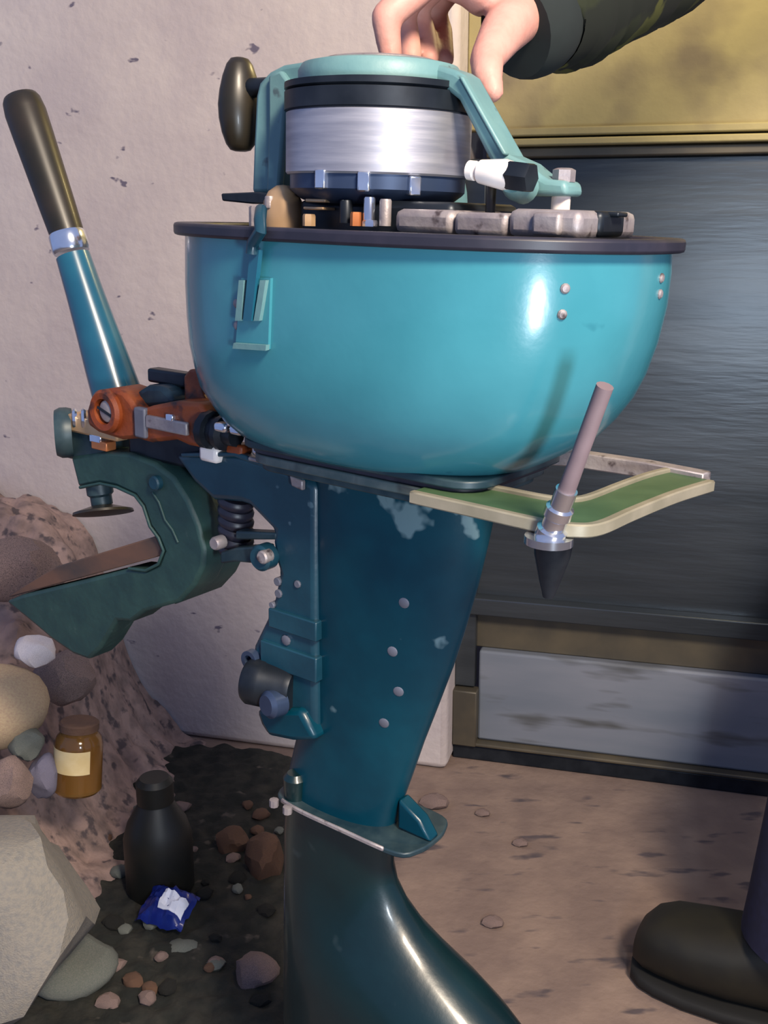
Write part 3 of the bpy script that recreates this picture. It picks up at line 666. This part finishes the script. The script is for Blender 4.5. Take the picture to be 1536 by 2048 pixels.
# ================================================================== RUBBLE AND LITTER ON THE LEFT
# dark loose soil and rubble heap: heightfields
def field(name, x0, x1, y0, y1, nx, ny, fn, m):
    ye = lambda x: y1 if y1 else wall_y(x) - .004
    vs = [(x0 + (x1 - x0) * i / nx, y0 + (ye(x0 + (x1 - x0) * i / nx) - y0) * j / ny, 0) for j in range(ny + 1) for i in range(nx + 1)]
    vs = [(x, y, fn(x, y)) for x, y, _ in vs]
    fs = [(j * (nx + 1) + i, j * (nx + 1) + i + 1, (j + 1) * (nx + 1) + i + 1, (j + 1) * (nx + 1) + i) for j in range(ny) for i in range(nx)]
    return mesh(name, vs, fs, m)
def wall_y(x): return D0.y + (-(x - D0.x)) * math.tan(PHI) - PRO / math.cos(PHI)
def hx(x): return float(np.interp(x, [-1.0, -.60, -.47, -.44, -.42, -.39, -.36, -.31, -.26], [.42, .39, .36, .31, .22, .12, .06, .015, -.02]))
def heap_h(x, y):
    k = max(0., min(1., (y - .92) / (wall_y(x) - .12 - .92))) ** .8
    n_ = noise.fractal(Vector((x * 16, y * 16, 3)), 1.1, 2.1, 4) * .02
    c_ = (noise.voronoi(Vector((x * 22, y * 22, 1)))[0][0]) * .030
    return max(-.03, hx(x) * k + (n_ - c_ + .01) * (.25 + .75 * k) - (.03 if k == 0 else 0))
heap = field('rubble_heap', -1.0, -.24, .85, None, 120, 110, heap_h, 'stone_pink')
tag(heap, 'heap of pinkish broken plaster rubble against the wall', 'rubble', kind='stuff')
def soil_h(x, y):
    d = max(abs((x + .28) / .26), 0) ** 2.2 + abs((y - 1.08) / .40) ** 2.6
    e_ = 1 - d + noise.fractal(Vector((x * 9, y * 9, 0)), 1, 2, 3) * .22
    return -.012 if e_ < 0 else min(.018, e_ * .07) + .006 * noise.noise(Vector((x * 60, y * 60, 5))) - .002
soil = field('loose_soil', -.42, .03, .66, 1.44, 120, 140, soil_h, 'soil')
tag(soil, 'patch of dark damp soil and crumbs on the floor, its colour partly painted shade', 'soil', kind='stuff')
def rock_mesh(name, seed, m, amp=.16, cuts=7, sub=3, flat=.72):
    rnd = random.Random(seed); bm = bmesh.new(); bmesh.ops.create_icosphere(bm, subdivisions=sub, radius=1)
    pl = []
    for _ in range(cuts):
        d = Vector((rnd.gauss(0, 1), rnd.gauss(0, 1), rnd.gauss(0, 1))).normalized(); pl.append((d, rnd.uniform(flat, .95)))
    for v in bm.verts:
        p = v.co.copy()
        for d, k in pl:
            t = p.dot(d)
            if t > k: p -= d * (t - k)
        p *= 1 + amp * noise.noise(p * 1.6 + Vector((seed * 3.1, 0, 0))) + amp * .35 * noise.noise(p * 5 + Vector((0, seed, 0)))
        v.co = p
    zs_ = [[v.co[i] for v in bm.verts] for i in range(3)]
    cen = [(min(z_) + max(z_)) / 2 for z_ in zs_]; ext = [(max(z_) - min(z_)) / 2 for z_ in zs_]
    for v in bm.verts: v.co = Vector([(v.co[i] - cen[i]) / ext[i] for i in range(3)])
    me = bpy.data.meshes.new(name); bm.to_mesh(me); bm.free()
    me.polygons.foreach_set('use_smooth', [True] * len(me.polygons)); me.set_sharp_from_angle(angle=R(28))
    me.materials.append(MATS[m]); return me
def support(x, y): return max(0.0, soil_h(x, y), heap_h(x, y))
def rock(name, box_px, d, m, label, seed, cat='stone', group=None, depth=1.0, rz=0, amp=.16, cuts=7, rx=0, flat=.72):
    x0, y0, x1, y1 = box_px
    if d is None:
        d = (G((x0 + x1) / 2, y1 - 4, .012) - CAM).dot(fw) + .02
    k = d / F
    o = bpy.data.objects.new(name, rock_mesh(name, seed, m, amp, cuts, 3, flat)); link(o)
    o.location = U((x0 + x1) / 2, (y0 + y1) / 2, d)
    sx, sz = (x1 - x0) / 2 * k, (y1 - y0) / 2 * k
    o.scale = (sx, min(sx, sz * 1.4) * depth, sz); o.rotation_euler = (R(rx), 0, R(rz))
    return tag(o, label, cat, group)
rock('boulder', (-240, 1622, 184, 2000), 1.0, 'stone_pale', 'large pale angular boulder at the lower left edge', 3, cuts=16, flat=.60, amp=.10)
rock('boulder', (-110, 1332, 96, 1490), 1.16, 'stone_yellow', 'rounded yellowish stone on the rubble heap above the pale boulder', 11, amp=.08, cuts=3)
rock('stone', (-60, 1078, 130, 1200), 1.30, 'stone_pink', 'rough brownish stone topmost on the heap below the clamp', 5)
rock('stone', (30, 1272, 112, 1338), 1.20, 'stone_white', 'white plaster lump on the heap below the clamp tip', 8)
rock('stone', (70, 1300, 190, 1410), 1.27, 'stone_pink', 'rough dark pink stone on the heap above the amber jar', 15)
rock('stone', (18, 1452, 90, 1518), 1.14, 'stone_grey', 'dark grey wedge of stone under the yellowish stone', 9)
rock('stone', (55, 1505, 118, 1600), 1.14, 'stone_blue', 'bluish grey stone just left of the amber jar', 21)
rock('stone', (-30, 1510, 62, 1620), 1.10, 'stone_pink', 'pinkish rubble lump above the pale boulder at the left edge', 23)
fs_ = rock('flat_stone', (62, 1903, 242, 2034), None, 'stone_grey', 'flat grey stone on the soil beside the pale boulder', 31, amp=.05, cuts=6)
pf = G(150, 1972); fs_.location = (pf.x, pf.y, .024); fs_.scale = (.046, .044, .017); fs_.rotation_euler = (R(4), 0, R(25))
rock('stone', (322, 1880, 405, 1925), None, 'stone_grey', 'small grey stone on the soil below the blue packet', 33)
rock('brick_fragment', (488, 1660, 566, 1780), None, 'stone_brown', 'orange brown brick fragment beside the motor leg', 37, cat='brick', cuts=10)
rock('stone', (470, 1905, 560, 1990), None, 'stone_pink', 'pinkish stone on the soil left of the motor leg', 41)
rock('brick_fragment', (432, 1650, 500, 1720), None, 'stone_brown', 'smaller brown brick piece behind the brick fragment', 43, cat='brick', cuts=10)
# crumbs
crumbs = [rock_mesh('crumb', 50 + k, m, .2, 6, 2) for k, m in enumerate(['stone_grey', 'soil', 'stone_pink', 'stone_brown'])]
rc_ = random.Random(4)
for k in range(46):
    x, y = rc_.uniform(190, 560), rc_.uniform(1600, 2045)
    p = G(x, y)
    if (280 < x < 400 and y > 1730 and y < 1860): continue
    o = bpy.data.objects.new('rubble_crumb', crumbs[k % 4]); link(o)
    s_ = rc_.uniform(.004, .010); o.scale = (s_ * rc_.uniform(.9, 1.5), s_ * 1.1, s_ * .7)
    o.location = (p.x, p.y, max(0, soil_h(p.x, p.y)) + s_ * .4); o.rotation_euler = (0, 0, rc_.uniform(0, 6))
    cn = ('grey', 'blackish', 'pinkish', 'brown')[k % 4]
    tag(o, 'small %s crumb of rubble on the dark soil' % cn, 'stone', cn + ' crumbs of rubble on the soil')
for x, y, s_ in [(868, 1612, .016), (820, 1645, .012), (985, 1850, .01), (965, 1630, .008), (1040, 1690, .008)]:
    p = G(x, y); o = bpy.data.objects.new('floor_pebble', crumbs[2]); link(o); o.scale = (s_ * 1.3, s_, s_ * .6); o.location = (p.x, p.y, s_ * .5)
    tag(o, 'pebble on the tan concrete floor below the door', 'stone', 'pebbles on the concrete')
# amber jar
jb = U(155, 1580, 1.16); k = 1.16 / F
jar = empty('glass_jar', jb); jar.rotation_euler = (R(-6), R(4), 0)
tag(jar, 'amber glass jar with a cream label on the rubble heap', 'jar')
r_ = 47 * k; hj = 138 * k
lathe('jar_body', [(0, 0), (r_ * .9, 0), (r_, r_ * .12), (r_, hj * .72), (r_ * .92, hj * .82), (r_ * .78, hj * .88), (r_ * .78, hj), (r_ * .70, hj), (r_ * .70, hj * .88), (r_ * .86, hj * .8), (r_ * .93, hj * .7), (r_ * .93, r_ * .2), (0, r_ * .15)], (0, 0, 0), (0, 0, 1), 'amber_glass', jar, 32)
lathe('jar_lid', [(0, hj * .93), (r_ * .82, hj * .93), (r_ * .82, hj * 1.03), (r_ * .75, hj * 1.05), (0, hj * 1.05)], (0, 0, 0), (0, 0, 1), 'stone_brown', jar, 32)
nl = 14; vs = []
for i in range(nl + 1):
    t = R(-165 + 118 * i / nl)
    for rad, z_ in ((r_ * 1.012, hj * .36), (r_ * 1.012, hj * .70), (r_ * 1.004, hj * .70), (r_ * 1.004, hj * .36)): vs.append((rad * math.cos(t), rad * math.sin(t), z_))
fs = [(i * 4 + q_, i * 4 + (q_ + 1) % 4, i * 4 + 4 + (q_ + 1) % 4, i * 4 + 4 + q_) for i in range(nl) for q_ in range(4)] + [(0, 1, 2, 3), tuple(range(4 * nl, 4 * nl + 4))]
mesh('jar_label', vs, fs, 'label_cream', jar)
# dark canister
cb = G(322, 1776, .016); k = (cb - CAM).dot(fw) / F
can = empty('plastic_bottle', cb); tag(can, 'dark bulging plastic bottle standing behind the blue packet', 'bottle')
lathe('bottle_body', [(0, 0), (62 * k, 0), (67 * k, 8 * k), (67 * k, 120 * k), (58 * k, 150 * k), (38 * k, 185 * k), (33 * k, 195 * k), (0, 195 * k)], (0, 0, 0), (0, 0, 1), 'dark_plastic', can, 28)
lathe('bottle_cap', [(0, 195 * k), (36 * k, 195 * k), (36 * k, 236 * k), (28 * k, 246 * k), (0, 248 * k)], (0, 0, 0), (0, 0, 1), 'dark_plastic', can, 24)
# crumpled blue packet
pb = G(336, 1832, .025); k = (pb - CAM).dot(fw) / F
pk = empty('crumpled_packet', pb); tag(pk, 'crumpled blue packet with a white patch on dark soil', 'packet')
def packet(x, y): return .010 + 30 * k * (1 - abs(x) ** 2.5) * (1 - abs(y) ** 3) + .006 * noise.noise(Vector((x * 2.3, y * 2.3, 4))) + .004 * noise.noise(Vector((x * 5, y * 5, 9)))
def pgrid(name, x0, x1, y0, y1, n_, off, m):
    vs = []
    for z_off in (off, -.0 if off < .001 else off - .0008):
        for j in range(n_ + 1):
            for i in range(n_ + 1):
                x, y = x0 + (x1 - x0) * i / n_, y0 + (y1 - y0) * j / n_
                zz = packet(x, y) + off if z_off == off else (0.010 if off < .001 else packet(x, y) + z_off)
                vs.append((x * 52 * k, y * 40 * k, zz + .35 * y * 40 * k))
    W = n_ + 1; K = W * W; fs = []
    for j in range(n_):
        for i in range(n_):
            a_ = j * W + i; fs += [(a_, a_ + 1, a_ + W + 1, a_ + W), (K + a_, K + a_ + 1, K + a_ + W + 1, K + a_ + W)]
    bd = list(range(W)) + [j * W + n_ for j in range(1, W)] + [n_ * W + i for i in range(n_ - 1, -1, -1)] + [j * W for j in range(n_ - 1, 0, -1)]
    fs += [(bd[i], bd[(i + 1) % len(bd)], K + bd[(i + 1) % len(bd)], K + bd[i]) for i in range(len(bd))]
    o = mesh(name, vs, fs, m, pk, angle=22); o.rotation_euler = (0, 0, R(-22)); return o
pgrid('packet_body', -1, 1, -1, 1, 14, 0.0, 'blue_foil')
pgrid('packet_label', -.15, .85, -.55, .25, 8, .0012, 'paper')
print('SCENE OK', len(bpy.data.objects))
